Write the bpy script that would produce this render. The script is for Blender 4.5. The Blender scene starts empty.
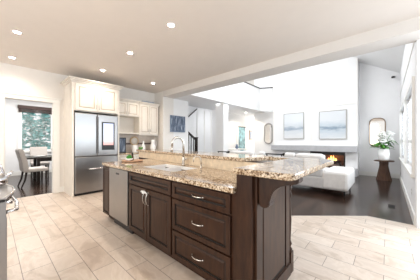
import bpy, bmesh, math, random
from mathutils import Vector, Matrix
random.seed(7)
PI = math.pi
S = bpy.context.scene
C = S.collection

# ------------------------------------------------------------ camera
F = 197.0
EYE = 1.25
YAW = math.radians(47.9)
cd = bpy.data.cameras.new('camera'); cam = bpy.data.objects.new('camera', cd); C.objects.link(cam)
cam.location = (0, 0, EYE); cam.rotation_euler = (PI/2, 0, -YAW)
cd.sensor_width = 36; cd.lens = F/420*36; cd.shift_y = 1/420.; cd.clip_start = 0.02
S.camera = cam
# ------------------------------------------------------------ view, world, lights
S.view_settings.view_transform = 'Standard'; S.view_settings.look = 'None'
S.view_settings.gamma = 1; S.view_settings.use_curve_mapping = False
S.view_settings.exposure = 0.70
W = bpy.data.worlds.new('world'); S.world = W; W.use_nodes = True
W.node_tree.nodes['Background'].inputs[0].default_value = (0.965, 0.98, 1.0, 1)
W.node_tree.nodes['Background'].inputs[1].default_value = 0.74

def area(name, loc, target, sx, sy, power, col):
    l = bpy.data.lights.new(name, 'AREA'); l.shape = 'RECTANGLE'; l.size = sx; l.size_y = sy
    l.energy = power; l.color = col
    o = bpy.data.objects.new(name, l); C.objects.link(o); o.location = loc
    o.rotation_euler = (Vector(target)-Vector(loc)).to_track_quat('-Z', 'Y').to_euler()
    return o
area('great_room_fill_light', (6.0, 2.5, 4.75), (6.6, 2.2, 0), 2.6, 2.4, 108, (0.93, 0.97, 1.0))  # added panel hung under the vault to brighten the living room; no window here
area('garden_side_daylight', (6.3, -1.6, 2.2), (6.3, 0, 1.2), 4.5, 2.0, 200, (0.93, 0.97, 1.0))
area('kitchen_fill_light', (-1.6, 1.5, 1.7), (1.5, 3.0, 1.2), 2.2, 1.6, 42, (1.0, 0.94, 0.85))  # unseen warm fill added left of the camera, not an actual window
area('cool_side_fill_light', (2.9, -2.4, 1.7), (2.8, 2.0, .6), 2.4, 1.8, 48, (0.72, 0.87, 1.0))  # bluish fill added out of view to cool the right-hand floor
area('dining_room_fill_light', (1.2, 8.0, 2.8), (1.2, 8.0, 0), 2.0, 2.6, 85, (1.0, 0.98, 0.95))  # overhead fill under the dining ceiling, added to brighten that room
area('upstairs_daylight', (8.3, 6.4, 5.2), (8.3, 5.6, 2.8), 1.5, 1.5, 40, (1.0, 0.96, 0.9))

area('hall_end_fill_light', (12.4, 5.7, 1.6), (8, 5.6, 1.6), .7, 1.8, 45, (1.0, 0.95, 0.88))  # extra light added at the far end of the hall; no door stands there
area('stairwell_fill_light', (6.5, 5.0, 2.66), (6.3, 5.4, 0), 1.4, .5, 13, (0.95, 0.97, 1.0))  # added beneath the soffit to lift the stair area; no opening above it
# ------------------------------------------------------------ materials
def nmat(name):
    m = bpy.data.materials.new(name); m.use_nodes = True
    nt = m.node_tree; b = nt.nodes['Principled BSDF']
    return m, nt, b
def tex(nt, scale, detail=3, rough=.5, vec=None, kind='ShaderNodeTexNoise'):
    n = nt.nodes.new(kind); n.inputs['Scale'].default_value = scale
    if 'Detail' in n.inputs: n.inputs['Detail'].default_value = detail
    if 'Roughness' in n.inputs and kind == 'ShaderNodeTexNoise': n.inputs['Roughness'].default_value = rough
    if vec is not None: nt.links.new(vec, n.inputs['Vector'])
    return n
def coords(nt, scale=(1,1,1), rot=(0,0,0), loc=(0,0,0)):
    t = nt.nodes.new('ShaderNodeTexCoord'); mp = nt.nodes.new('ShaderNodeMapping')
    mp.inputs['Scale'].default_value = scale; mp.inputs['Rotation'].default_value = rot; mp.inputs['Location'].default_value = loc
    nt.links.new(t.outputs['Object'], mp.inputs['Vector']); return mp.outputs['Vector']
def ramp(nt, src, stops):
    r = nt.nodes.new('ShaderNodeValToRGB'); nt.links.new(src, r.inputs['Fac'])
    e = r.color_ramp.elements
    while len(e) > 1: e.remove(e[-1])
    e[0].position = stops[0][0]; e[0].color = (*stops[0][1], 1)
    for p, c in stops[1:]:
        q = e.new(p); q.color = (*c, 1)
    return r
def plain(name, col, rough=.5, metal=0, var=.04, scale=6, spec=None, bump=0, emit=None):
    m, nt, b = nmat(name)
    v = coords(nt); n = tex(nt, scale, 3, vec=v)
    a = tuple(max(0, c*(1-var)) for c in col); z = tuple(min(1, c*(1+var)) for c in col)
    r = ramp(nt, n.outputs['Fac'], [(.3, a), (.7, z)])
    nt.links.new(r.outputs[0], b.inputs['Base Color'])
    b.inputs['Roughness'].default_value = rough; b.inputs['Metallic'].default_value = metal
    if spec is not None: b.inputs['Specular IOR Level'].default_value = spec
    if bump:
        bp = nt.nodes.new('ShaderNodeBump'); bp.inputs['Strength'].default_value = bump; bp.inputs['Distance'].default_value = .01
        n2 = tex(nt, scale*12, 4, vec=v); nt.links.new(n2.outputs['Fac'], bp.inputs['Height']); nt.links.new(bp.outputs[0], b.inputs['Normal'])
    if emit:
        b.inputs['Emission Color'].default_value = (*emit[0], 1); b.inputs['Emission Strength'].default_value = emit[1]
    return m
def woodmat(name, dark, light, rough, scale=(1, 8, 8), gscale=3, coat=0):
    m, nt, b = nmat(name)
    v = coords(nt, scale); n = tex(nt, gscale, 5, .6, vec=v)
    r = ramp(nt, n.outputs['Fac'], [(.3, dark), (.7, light)])
    nt.links.new(r.outputs[0], b.inputs['Base Color']); b.inputs['Roughness'].default_value = rough
    b.inputs['Specular IOR Level'].default_value = .32; b.inputs['Coat Weight'].default_value = coat; b.inputs['Coat Roughness'].default_value = .2
    return m
def planks(name):
    m, nt, b = nmat(name)
    v = coords(nt)
    br = nt.nodes.new('ShaderNodeTexBrick'); nt.links.new(v, br.inputs['Vector'])
    br.inputs['Scale'].default_value = 1; br.inputs['Brick Width'].default_value = 1.3; br.inputs['Row Height'].default_value = .1
    br.inputs['Mortar Size'].default_value = .002; br.inputs['Mortar'].default_value = (.012, .009, .008, 1)
    br.inputs['Color1'].default_value = (.018, .009, .006, 1); br.inputs['Color2'].default_value = (.072, .042, .030, 1)
    n = tex(nt, 4, 5, vec=coords(nt, (1, 14, 1)))
    mx = nt.nodes.new('ShaderNodeMix'); mx.data_type = 'RGBA'; mx.blend_type = 'MULTIPLY'; mx.inputs[0].default_value = .7
    r = ramp(nt, n.outputs['Fac'], [(.25, (.55, .55, .55)), (.75, (1, 1, 1))])
    nt.links.new(br.outputs['Color'], mx.inputs[6]); nt.links.new(r.outputs[0], mx.inputs[7])
    nt.links.new(mx.outputs[2], b.inputs['Base Color']); b.inputs['Roughness'].default_value = .17; b.inputs['Specular IOR Level'].default_value = .4
    return m
def tiles(name):
    m, nt, b = nmat(name)
    v = coords(nt, (1, 1, 1), (0, 0, PI/2), (0, 0, 0))     # u <- -y , v <- x
    mp = v.node; mp.inputs['Location'].default_value = (.49, -.235+.225*8+.045, 0)
    br = nt.nodes.new('ShaderNodeTexBrick'); nt.links.new(v, br.inputs['Vector'])
    br.inputs['Scale'].default_value = 1; br.inputs['Brick Width'].default_value = .46; br.inputs['Row Height'].default_value = .225
    br.inputs['Mortar Size'].default_value = .0028; br.inputs['Mortar Smooth'].default_value = .2
    br.inputs['Mortar'].default_value = (.22, .18, .15, 1)
    br.inputs['Color1'].default_value = (.60, .505, .43, 1); br.inputs['Color2'].default_value = (.68, .595, .52, 1)
    n = tex(nt, 2.2, 5, .6, vec=coords(nt, (1.6, .9, 1), (0, 0, .5)))
    n.inputs['Distortion'].default_value = 1.2
    mx = nt.nodes.new('ShaderNodeMix'); mx.data_type = 'RGBA'; mx.blend_type = 'MULTIPLY'; mx.inputs[0].default_value = .8
    r = ramp(nt, n.outputs['Fac'], [(.36, (.74, .69, .64)), (.45, (.90, .87, .84)), (.5, (1, 1, 1)), (.56, (.90, .88, .86)), (.66, (1, 1, 1))])
    nt.links.new(br.outputs['Color'], mx.inputs[6]); nt.links.new(r.outputs[0], mx.inputs[7])
    nt.links.new(mx.outputs[2], b.inputs['Base Color']); b.inputs['Roughness'].default_value = .38
    bp = nt.nodes.new('ShaderNodeBump'); bp.inputs['Strength'].default_value = .4; bp.inputs['Distance'].default_value = .002; bp.invert = True
    nt.links.new(br.outputs['Fac'], bp.inputs['Height']); nt.links.new(bp.outputs[0], b.inputs['Normal'])
    return m
def granite(name):
    m, nt, b = nmat(name)
    v = coords(nt)
    n1 = tex(nt, 10, 8, .7, vec=v); n1.inputs['Distortion'].default_value = 1.0
    r1 = ramp(nt, n1.outputs['Fac'], [(.3, (.33, .22, .13)), (.45, (.62, .50, .36)), (.6, (.76, .68, .56)), (.75, (.68, .60, .50))])
    n2 = tex(nt, 62, 3, .7, vec=v)
    r2 = ramp(nt, n2.outputs['Fac'], [(.40, (.07, .04, .025)), (.47, (.55, .42, .30)), (.55, (1, 1, 1))])
    n3 = tex(nt, 34, 3, .6, vec=v)
    r3 = ramp(nt, n3.outputs['Fac'], [(.37, (.24, .13, .07)), (.45, (1, 1, 1))])
    mx = nt.nodes.new('ShaderNodeMix'); mx.data_type = 'RGBA'; mx.blend_type = 'MULTIPLY'; mx.inputs[0].default_value = .9
    my = nt.nodes.new('ShaderNodeMix'); my.data_type = 'RGBA'; my.blend_type = 'MULTIPLY'; my.inputs[0].default_value = .7
    nt.links.new(r1.outputs[0], mx.inputs[6]); nt.links.new(r2.outputs[0], mx.inputs[7])
    nt.links.new(mx.outputs[2], my.inputs[6]); nt.links.new(r3.outputs[0], my.inputs[7])
    nt.links.new(my.outputs[2], b.inputs['Base Color']); b.inputs['Roughness'].default_value = .08
    return m
def splash_tiles(name):
    m, nt, b = nmat(name)
    v = coords(nt, (1, 1, 1), (PI/2, 0, 0))
    br = nt.nodes.new('ShaderNodeTexBrick'); nt.links.new(v, br.inputs['Vector'])
    br.inputs['Scale'].default_value = 1; br.inputs['Brick Width'].default_value = .15; br.inputs['Row Height'].default_value = .15; br.offset = 0
    br.inputs['Mortar Size'].default_value = .003; br.inputs['Mortar'].default_value = (.45, .40, .35, 1)
    br.inputs['Color1'].default_value = (.60, .52, .45, 1); br.inputs['Color2'].default_value = (.68, .60, .53, 1)
    nt.links.new(br.outputs['Color'], b.inputs['Base Color']); b.inputs['Roughness'].default_value = .35
    return m
def painting(name, top, mid, low, accent, seed):
    m, nt, b = nmat(name)
    t = nt.nodes.new('ShaderNodeTexCoord'); sp = nt.nodes.new('ShaderNodeSeparateXYZ'); nt.links.new(t.outputs['Generated'], sp.inputs[0])
    n = tex(nt, 2.5, 5, .6, vec=coords(nt, (1, 1, 4), loc=(seed, seed, seed)))
    ad = nt.nodes.new('ShaderNodeMath'); ad.operation = 'MULTIPLY_ADD'; ad.inputs[1].default_value = .35
    nt.links.new(n.outputs['Fac'], ad.inputs[0]); nt.links.new(sp.outputs['Z'], ad.inputs[2])
    r = ramp(nt, ad.outputs[0], [(.25, low), (.48, mid), (.56, accent), (.64, mid), (.85, top)])
    nt.links.new(r.outputs[0], b.inputs['Base Color']); b.inputs['Roughness'].default_value = .6
    return m
def glassmat(name, tint=(1, 1, 1), a=.12):
    m = bpy.data.materials.new(name); m.use_nodes = True; nt = m.node_tree; nt.nodes.clear()
    o = nt.nodes.new('ShaderNodeOutputMaterial'); tr = nt.nodes.new('ShaderNodeBsdfTransparent'); gl = nt.nodes.new('ShaderNodeBsdfGlossy')
    tr.inputs[0].default_value = (*tint, 1); gl.inputs['Roughness'].default_value = .03
    mx = nt.nodes.new('ShaderNodeMixShader'); mx.inputs[0].default_value = a
    nt.links.new(tr.outputs[0], mx.inputs[1]); nt.links.new(gl.outputs[0], mx.inputs[2]); nt.links.new(mx.outputs[0], o.inputs[0])
    return m
M = dict(
 wall=plain('warm_wall_paint', (.80, .77, .73), .7, var=.01),
 white=plain('white_wall_paint', (.86, .86, .86), .6, var=.008),
 greywall=plain('pale_grey_wall_paint', (.85, .85, .86), .7, var=.01),
 hall=plain('cream_hall_paint', (.80, .76, .70), .7, var=.01),
 ceil=plain('kitchen_ceiling_paint', (.77, .715, .665), .8, var=.01),
 beam=plain('beam_paint', (.74, .71, .68), .7, var=.01),
 trim=plain('white_trim_gloss', (.86, .85, .82), .35, var=.01),
 cream=plain('cream_cabinet_paint', (.78, .73, .66), .4, var=.03),
 glaze=plain('cream_cabinet_glaze', (.42, .33, .24), .5),
 espresso=woodmat('espresso_stained_wood', (.019, .0068, .0032), (.050, .020, .009), .40, (6, 6, 1), 5, .05),
 tile=tiles('stone_floor_tile'), planks=planks('dark_oak_planks'), granite=granite('speckled_granite'),
 bsplash=plain('tumbled_stone_splash', (.70, .58, .43), .4, var=.12, scale=20),
 wsplash=splash_tiles('beige_wall_tiles'), band=plain('dark_listello', (.10, .06, .05), .4, var=.3, scale=30),
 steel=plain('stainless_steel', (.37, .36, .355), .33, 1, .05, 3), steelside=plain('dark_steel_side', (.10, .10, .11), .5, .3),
 satin=plain('satin_sink_steel', (.86, .85, .84), .4, .2),
 nickel=plain('brushed_nickel', (.60, .575, .54), .25, 1), chrome=plain('chrome', (.80, .80, .82), .1, 1),
 dglaze=plain('dark_groove_glaze', (.006, .004, .003), .6),
 black=plain('black_plastic', (.012, .012, .014), .35), blackm=plain('black_metal', (.02, .018, .018), .4, .3),
 screen=None,
 darkwood=woodmat('dark_chair_wood', (.012, .008, .007), (.028, .018, .014), .35),
 walnut=woodmat('walnut_slats', (.045, .020, .012), (.11, .055, .032), .4, (8, 8, 1)),
 greyfab=plain('grey_linen', (.50, .46, .43), .9, bump=.2, scale=20), whitefab=plain('white_boucle', (.80, .79, .78), .9, bump=.2, scale=15),
 sofaside=plain('pale_grey_sofa_fabric', (.62, .61, .61), .9, bump=.2, scale=15),
 plastic=plain('white_plastic', (.85, .85, .84), .4), ceramic=plain('white_ceramic', (.86, .86, .85), .2),
 green=plain('leaf_green', (.07, .25, .03), .5, var=.4, scale=30), apple=plain('green_plant', (.03, .20, .015), .45, var=.4, scale=60),
 petal=plain('white_petals', (.88, .88, .86), .6), wood=plain('pale_tray_wood', (.45, .27, .17), .5, var=.2, scale=20),
 gold=plain('rattan_gold', (.62, .45, .25), .5, var=.25, scale=40), bluegrey=plain('blue_grey_glaze', (.16, .22, .32), .4, var=.2),
 teal=plain('teal_foliage', (.20, .62, .62), .7, var=.5, scale=5), bark=plain('bark', (.12, .10, .08), .9, var=.3),
 blind=woodmat('dark_wood_blind', (.03, .015, .012), (.07, .035, .028), .5), glass=glassmat('clear_pane'), tableglass=glassmat('smoked_table_glass', (.75, .8, .8), .35),
 mirror=plain('mirror_silver', (.80, .76, .71), .04, 1, .01), mframe=plain('bronze_frame', (.25, .18, .12), .4, .6),
 greyframe=plain('silver_grey_frame', (.42, .40, .38), .35, .4), stone=plain('grey_stone_mantel', (.46, .46, .475), .6, var=.06, scale=8),
 firebrick=plain('firebox_brick', (.16, .12, .10), .8, var=.4, scale=12),
 log=plain('charred_log', (.05, .035, .03), .9, var=.5, scale=20),
 flame=plain('flame', (1, .4, .1), .6, emit=((1, .35, .08), 5)), lamp=plain('lamp_glow', (1, 1, 1), .5, emit=((1, .95, .86), 14)),
 turq=plain('turquoise_door_glass', (.20, .40, .45), .4, var=.6, scale=6), grout=plain('concrete', (.4, .4, .4), .9),
 pA=painting('seascape_pale', (.72, .75, .78), (.62, .66, .70), (.74, .75, .76), (.32, .39, .47), 1.0),
 pB=painting('seascape_blue', (.72, .75, .78), (.54, .61, .67), (.68, .71, .74), (.25, .33, .42), 5.0),
 grass=plain('lawn', (.12, .25, .10), .9, var=.3),
)
def screenmat():
    m, nt, b = nmat('fridge_screen')
    t = nt.nodes.new('ShaderNodeTexCoord'); sp = nt.nodes.new('ShaderNodeSeparateXYZ'); nt.links.new(t.outputs['Generated'], sp.inputs[0])
    r = ramp(nt, sp.outputs['Z'], [(0, (.75, .35, .33)), (.1, (.75, .45, .42)), (.2, (.62, .60, .66)), (.6, (.60, .65, .80)), (1, (.50, .55, .78))])
    b.inputs['Base Color'].default_value = (0, 0, 0, 1)
    nt.links.new(r.outputs[0], b.inputs['Emission Color']); b.inputs['Emission Strength'].default_value = 1.0
    b.inputs['Roughness'].default_value = .2
    return m
M['screen'] = screenmat()
def bluepic():
    m, nt, b = nmat('blue_forest_print')
    n = tex(nt, 5, 4, .6, vec=coords(nt, (7, 1, .8)))
    r = ramp(nt, n.outputs['Fac'], [(.40, (.05, .075, .12)), (.55, (.13, .17, .25)), (.66, (.50, .56, .64))])
    nt.links.new(r.outputs[0], b.inputs['Base Color']); b.inputs['Roughness'].default_value = .5
    return m
M['bluepic'] = bluepic()
def shuttermat():
    m, nt, b = nmat('shutter_white'); b.inputs['Base Color'].default_value = (.84, .86, .88, 1); b.inputs['Roughness'].default_value = .5
    tl = nt.nodes.new('ShaderNodeBsdfTranslucent'); tl.inputs[0].default_value = (.85, .9, .95, 1)
    mx = nt.nodes.new('ShaderNodeMixShader'); mx.inputs[0].default_value = .4
    nt.links.new(b.outputs[0], mx.inputs[1]); nt.links.new(tl.outputs[0], mx.inputs[2]); nt.links.new(mx.outputs[0], nt.nodes['Material Output'].inputs[0])
    return m
M['shutter'] = shuttermat()

# ------------------------------------------------------------ mesh helpers
def box(bm, x0, x1, y0, y1, z0, z1, bev=0):
    t = bmesh.new(); bmesh.ops.create_cube(t, size=1)
    for v in t.verts: v.co = Vector(((x0+x1)/2+v.co.x*(x1-x0), (y0+y1)/2+v.co.y*(y1-y0), (z0+z1)/2+v.co.z*(z1-z0)))
    if bev: bmesh.ops.bevel(t, geom=t.edges[:], offset=bev, segments=2, affect='EDGES', profile=.5)
    join(bm, t)
def join(bm, t):
    me = bpy.data.meshes.new('t'); t.to_mesh(me); t.free(); bm.from_mesh(me); bpy.data.meshes.remove(me)
def prism(bm, pts, z0, z1, bev=0):
    t = bmesh.new(); a = [t.verts.new((x, y, z0)) for x, y in pts]; b = [t.verts.new((x, y, z1)) for x, y in pts]
    n = len(pts); t.faces.new(a[::-1]); t.faces.new(b)
    for i in range(n): t.faces.new((a[i], a[(i+1) % n], b[(i+1) % n], b[i]))
    bmesh.ops.recalc_face_normals(t, faces=t.faces[:])
    if bev:
        es = [e for e in t.edges if abs(e.verts[0].co.z-e.verts[1].co.z) < 1e-6]
        bmesh.ops.bevel(t, geom=es, offset=bev, segments=2, affect='EDGES', profile=.5)
    join(bm, t)
def prism_axis(bm, pts, axis, a0, a1, bev=0):
    """polygon in the plane normal to axis ('x': pts=(y,z); 'y': pts=(x,z))"""
    t = bmesh.new()
    f = (lambda p, a: (a, p[0], p[1])) if axis == 'x' else (lambda p, a: (p[0], a, p[1]))
    A = [t.verts.new(f(p, a0)) for p in pts]; B = [t.verts.new(f(p, a1)) for p in pts]; n = len(pts)
    t.faces.new(A); t.faces.new(B[::-1])
    for i in range(n): t.faces.new((A[i], A[(i+1) % n], B[(i+1) % n], B[i]))
    bmesh.ops.recalc_face_normals(t, faces=t.faces[:])
    if bev: bmesh.ops.bevel(t, geom=t.edges[:], offset=bev, segments=2, affect='EDGES')
    join(bm, t)
def tube(bm, pts, r, seg=10, caps=True):
    pts = [Vector(p) for p in pts]; n = len(pts); rs = r if isinstance(r, (list, tuple)) else [r]*n
    rings = []; up = None
    for i, p in enumerate(pts):
        d = (pts[min(i+1, n-1)]-pts[max(i-1, 0)]).normalized()
        if up is None: up = Vector((0, 0, 1)) if abs(d.z) < .9 else Vector((1, 0, 0))
        s = d.cross(up); 
        if s.length < 1e-4: s = d.cross(Vector((0, 1, 0)))
        s.normalize(); up = s.cross(d).normalized()
        rings.append([bm.verts.new(p+(s*math.cos(2*PI*k/seg)+up*math.sin(2*PI*k/seg))*rs[i]) for k in range(seg)])
    for a, b in zip(rings, rings[1:]):
        for k in range(seg): 
            f = bm.faces.new((a[k], a[(k+1) % seg], b[(k+1) % seg], b[k])); f.smooth = True
    if caps: bm.faces.new(rings[0][::-1]); bm.faces.new(rings[-1])
def lathe(bm, prof, cx=0, cy=0, seg=24, flat=False):
    rings = []
    for r, z in prof:
        rings.append([bm.verts.new((cx+r*math.cos(2*PI*k/seg), cy+r*math.sin(2*PI*k/seg), z)) for k in range(seg)])
    for a, b in zip(rings, rings[1:]):
        for k in range(seg):
            f = bm.faces.new((a[k], a[(k+1) % seg], b[(k+1) % seg], b[k])); f.smooth = not flat
    if prof[0][0] > 1e-5: bm.faces.new(rings[0][::-1])
    if prof[-1][0] > 1e-5: bm.faces.new(rings[-1])
def blob(bm, c, r, sub=2, noise=0):
    t = bmesh.new(); bmesh.ops.create_icosphere(t, subdivisions=sub, radius=1)
    rr = r if isinstance(r, (tuple, list)) else (r, r, r)
    for v in t.verts:
        k = 1+random.uniform(-noise, noise); v.co = Vector((c[0]+v.co.x*rr[0]*k, c[1]+v.co.y*rr[1]*k, c[2]+v.co.z*rr[2]*k))
    for f in t.faces: f.smooth = True
    join(bm, t)
def obj(name, bm, m, parent=None, loc=None):
    me = bpy.data.meshes.new(name); bmesh.ops.recalc_face_normals(bm, faces=bm.faces[:]); bm.to_mesh(me); bm.free()
    me.materials.append(M[m] if isinstance(m, str) else m)
    o = bpy.data.objects.new(name, me); C.objects.link(o)
    if parent: o.parent = parent
    if loc: o.location = loc
    return o
def B(*boxes, bev=0):
    bm = bmesh.new()
    for b in boxes: box(bm, *b, bev=bev)
    return bm
def tag(o, label, cat, group=None, kind=None):
    o['label'] = label; o['category'] = cat
    if group: o['group'] = group
    if kind: o['kind'] = kind
    return o
def thing(name, label, cat, loc=(0, 0, 0), rz=0, group=None):
    o = bpy.data.objects.new(name, None); C.objects.link(o); o.location = loc; o.rotation_euler = (0, 0, rz); o.empty_display_size = .1
    return tag(o, label, cat, group)
def struct(name, bm, m, parent=None):
    o = obj(name, bm, m, parent)
    if not parent: o['kind'] = 'structure'
    return o
def local(bm, dx, dy, dz=0):
    bmesh.ops.translate(bm, verts=bm.verts[:], vec=(-dx, -dy, -dz)); return bm
def dup(root, loc, rz=0, label=None):
    r = root.copy(); C.objects.link(r); r.location = loc; r.rotation_euler = (0, 0, rz)
    if label: r['label'] = label
    for ch in list(root.children):
        c = ch.copy(); C.objects.link(c); c.parent = r
        for g in ch.children:
            d = g.copy(); C.objects.link(d); d.parent = c
    return r
def arc(cx, cy, r, a0, a1, n=8):
    return [(cx+r*math.cos(a0+(a1-a0)*i/n), cy+r*math.sin(a0+(a1-a0)*i/n)) for i in range(n+1)]

CEIL = 2.88; HB = 2.70; KY = 5.95
# ------------------------------------------------------------ floors
bm = bmesh.new()
prism(bm, [(-3, -3), (4.2, -3), (4.2, .26), (2.9, 1.72), (2.9, 6.02), (-3, 6.02)], -.06, 0)
struct('floor', bm, 'tile')
bm = bmesh.new()
prism(bm, [(4.2, -.45), (9.3, -.45), (9.3, 5.2), (13, 5.2), (13, 6.1), (8.2, 6.1), (8.2, 6.3), (2.9, 6.3), (2.9, 1.72), (4.2, .26)], -.06, -.001)
struct('floor_living', bm, 'planks')
struct('floor_dining', B((-1.6, 3.6, 6.02, 10.1, -.06, -.002)), 'planks')
# ------------------------------------------------------------ kitchen shell
struct('ceiling', B((-3, 3.74, -3, 6.1, CEIL, CEIL+.08)), 'ceil')
DX0, DX1, DZ = .17, .99, 2.16
struct('wall_back', B((-3, DX0, KY, KY+.12, 0, CEIL), (DX0, DX1, KY, KY+.12, DZ, CEIL), (DX1, 3.74, KY, KY+.12, 0, CEIL)), 'wall')
# door casing, frieze and cap
struct('trim_1', B((DX0-.12, DX0, KY-.025, KY, 0, DZ), (DX1, DX1+.12, KY-.025, KY, 0, DZ), (DX0-.13, DX1+.13, KY-.03, KY, DZ, DZ+.085),
                   (DX0-.15, DX1+.15, KY-.05, KY, DZ+.085, DZ+.115), (DX0, DX0+.015, KY, KY+.12, 0, DZ), (DX1-.015, DX1, KY, KY+.12, 0, DZ), bev=.004), 'trim')
struct('baseboard_back', B((-3, DX0-.12, KY-.018, KY, 0, .13), (DX1+.12, 1.19, KY-.018, KY, 0, .13)), 'trim')
# header beam and the pier it ends on
struct('trim_2', B((3.74, 4.16, -3, 5.44, HB, 3.2)), 'beam')
struct('wall_pier', B((3.74, 4.16, 5.44, 6.07, 0, 3.2)), 'wall')
struct('wall_right_pier', B((4.08, 4.14, -.5, -.305, 0, HB)), 'white')
# ------------------------------------------------------------ living room shell
struct('wall_picture', B((4.16, 4.83, 5.44, 5.54, 0, HB+.02)), 'white')
struct('wall_stair', B((4.16, 13, 6.1, 6.2, 0, 2.7)), 'white')
struct('wall_stair_panelling', B(*[(x, x+.03, 6.075, 6.1, .1, 2.6) for x in (5.9, 6.35, 6.8, 7.25, 7.7)], (5.9, 7.73, 6.075, 6.1, 0, .16)), 'trim')
struct('ceiling_hall', B((4.16, 13, 4.6, 6.2, HB, HB+.1)), 'greywall')
struct('trim_3', B((4.16, 8.6, 4.55, 4.65, HB-.01, 3.75)), 'white')
bm = bmesh.new(); prism(bm, [(8.6, 4.55), (8.95, 3.9), (9.05, 3.95), (8.65, 4.65)], HB-.01, 3.75); struct('trim_4', bm, 'white')
bm = bmesh.new(); box(bm, 4.16, 8.6, 4.53, 4.67, 3.75, 3.79); prism(bm, [(8.58, 4.53), (8.93, 3.88), (9.07, 3.95), (8.65, 4.67)], 3.75, 3.79)
tag(obj('balcony_handrail', bm, 'darkwood'), 'dark wood cap rail running along the top of the upstairs balcony wall', 'railing')
struct('wall_upstairs', B((4.16, 11, 6.2, 6.3, 2.7, 5.6)), 'hall')
struct('wall_mirror', B((9.25, 9.35, 3.8, 5.18, 0, HB), (9.35, 13, 5.18, 5.28, 0, HB)), 'white')
struct('wall_column', B((5.85, 6.15, 4.6, 5.0, 0, HB), (5.82, 6.18, 4.57, 5.03, 0, .14), bev=.005), 'white')
struct('wall_hall_partition', B((6.9, 7.05, 5.35, 6.1, 0, HB)), 'greywall')
# fireplace chimney breast
FX = 8.66
struct('wall_far', B((FX, 9.1, .79, 1.16, 0, 4.6), (FX, 9.1, 2.35, 3.92, 0, 4.6), (FX, 9.1, 1.16, 2.35, .84, 5.4), (FX, 9.1, .79, 3.92, 4.6, 5.4), (FX, 9.1, 1.16, 2.35, 0, .30)), 'white')
struct('trim_5', B((FX-.012, FX, .80, 3.92, 2.58, 2.62), (FX-.012, FX, .80, 3.92, 3.05, 3.07), (FX-.01, FX, 2.28, 2.33, 1.08, 2.58), (FX-.01, FX, .80, .84, 1.08, 4.4), (FX-.01, FX, 3.86, 3.92, 1.08, 4.4)), 'trim')
struct('wall_alcove', B((9.1, 9.2, -.4, .79, 0, 4.5), (9.1, 9.2, 3.6, 3.95, 0, 5.4)), 'greywall')
# right wall with two window openings
WY = -.30; WX = [(4.36, 6.15), (6.35, 8.4)]; WZ0, WZ1 = .75, 2.15
bx = [(4.14, 9.2, WY-.14, WY, 0, WZ0), (4.14, 9.2, WY-.14, WY, WZ1, 3.5), (4.14, WX[0][0], WY-.14, WY, WZ0, WZ1), (WX[0][1], WX[1][0], WY-.14, WY, WZ0, WZ1), (WX[1][1], 9.2, WY-.14, WY, WZ0, WZ1)]
struct('wall_right', B(*bx), 'greywall')
struct('trim_6', B((4.16, 9.1, WY, WY+.012, 2.74, 2.78)), 'trim')
struct('baseboard_right', B((4.16, 9.08, WY, WY+.018, 0, .15)), 'trim')
struct('baseboard_alcove', B((9.08, 9.1, WY, .79, 0, .15)), 'trim')
# vaulted ceiling rising from the right wall
bm = bmesh.new(); prism_axis(bm, [(WY-.14, 3.42), (4.0, 6.12), (4.0, 6.2), (WY-.14, 3.5)], 'x', 4.14, 9.3); struct('ceiling_vault', bm, 'white')
struct('ceiling_upstairs', B((4.16, 11, 4.0, 6.3, 6.12, 6.2)), 'white')
for i, (x0, x1) in enumerate(WX):
    w = struct('window_%d' % (i+1), B((x0-.08, x0, WY, WY+.03, WZ0, WZ1), (x1, x1+.08, WY, WY+.03, WZ0, WZ1), (x0-.08, x1+.08, WY, WY+.03, WZ1, WZ1+.08), (x0-.1, x1+.1, WY, WY+.05, WZ0-.05, WZ0)), 'trim')
    obj('window_pane', B((x0, x1, WY-.12, WY-.115, WZ0, WZ1)), 'glass', w)
    # plantation shutters: frames and tilted louvers
    s = thing('plantation_shutter', ['white louvered shutters on the right wall window nearer the kitchen', 'white louvered shutters on the right wall window nearer the plant'][i], 'shutter', (x0, WY-.05, WZ0))
    wd = (x1-x0)/3
    for k in range(3):
        a = k*wd+.004; b = (k+1)*wd-.004
        H = WZ1-WZ0
        obj('shutter_frame', B((a, a+.045, -.015, .015, .004, H-.004), (b-.045, b, -.015, .015, .004, H-.004), (a, b, -.015, .015, .004, .07), (a, b, -.015, .015, H-.07, H-.004), (a, b, -.015, .015, .46, .53), bev=.003), 'trim', s)
        bm = bmesh.new(); z = .115
        while z < H-.09:
            if not (.43 < z < .56):
                t = bmesh.new(); bmesh.ops.create_cube(t, size=1)
                for v in t.verts:
                    p = Vector(((a+b)/2+v.co.x*(b-a-.092), v.co.y*.075, v.co.z*.009)); ang = -.55
                    p = Vector((p.x, p.y*math.cos(ang)-p.z*math.sin(ang), p.y*math.sin(ang)+p.z*math.cos(ang)+z)); v.co = p
                join(bm, t)
            z += .066
        obj('louvers', bm, 'shutter', s)
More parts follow.
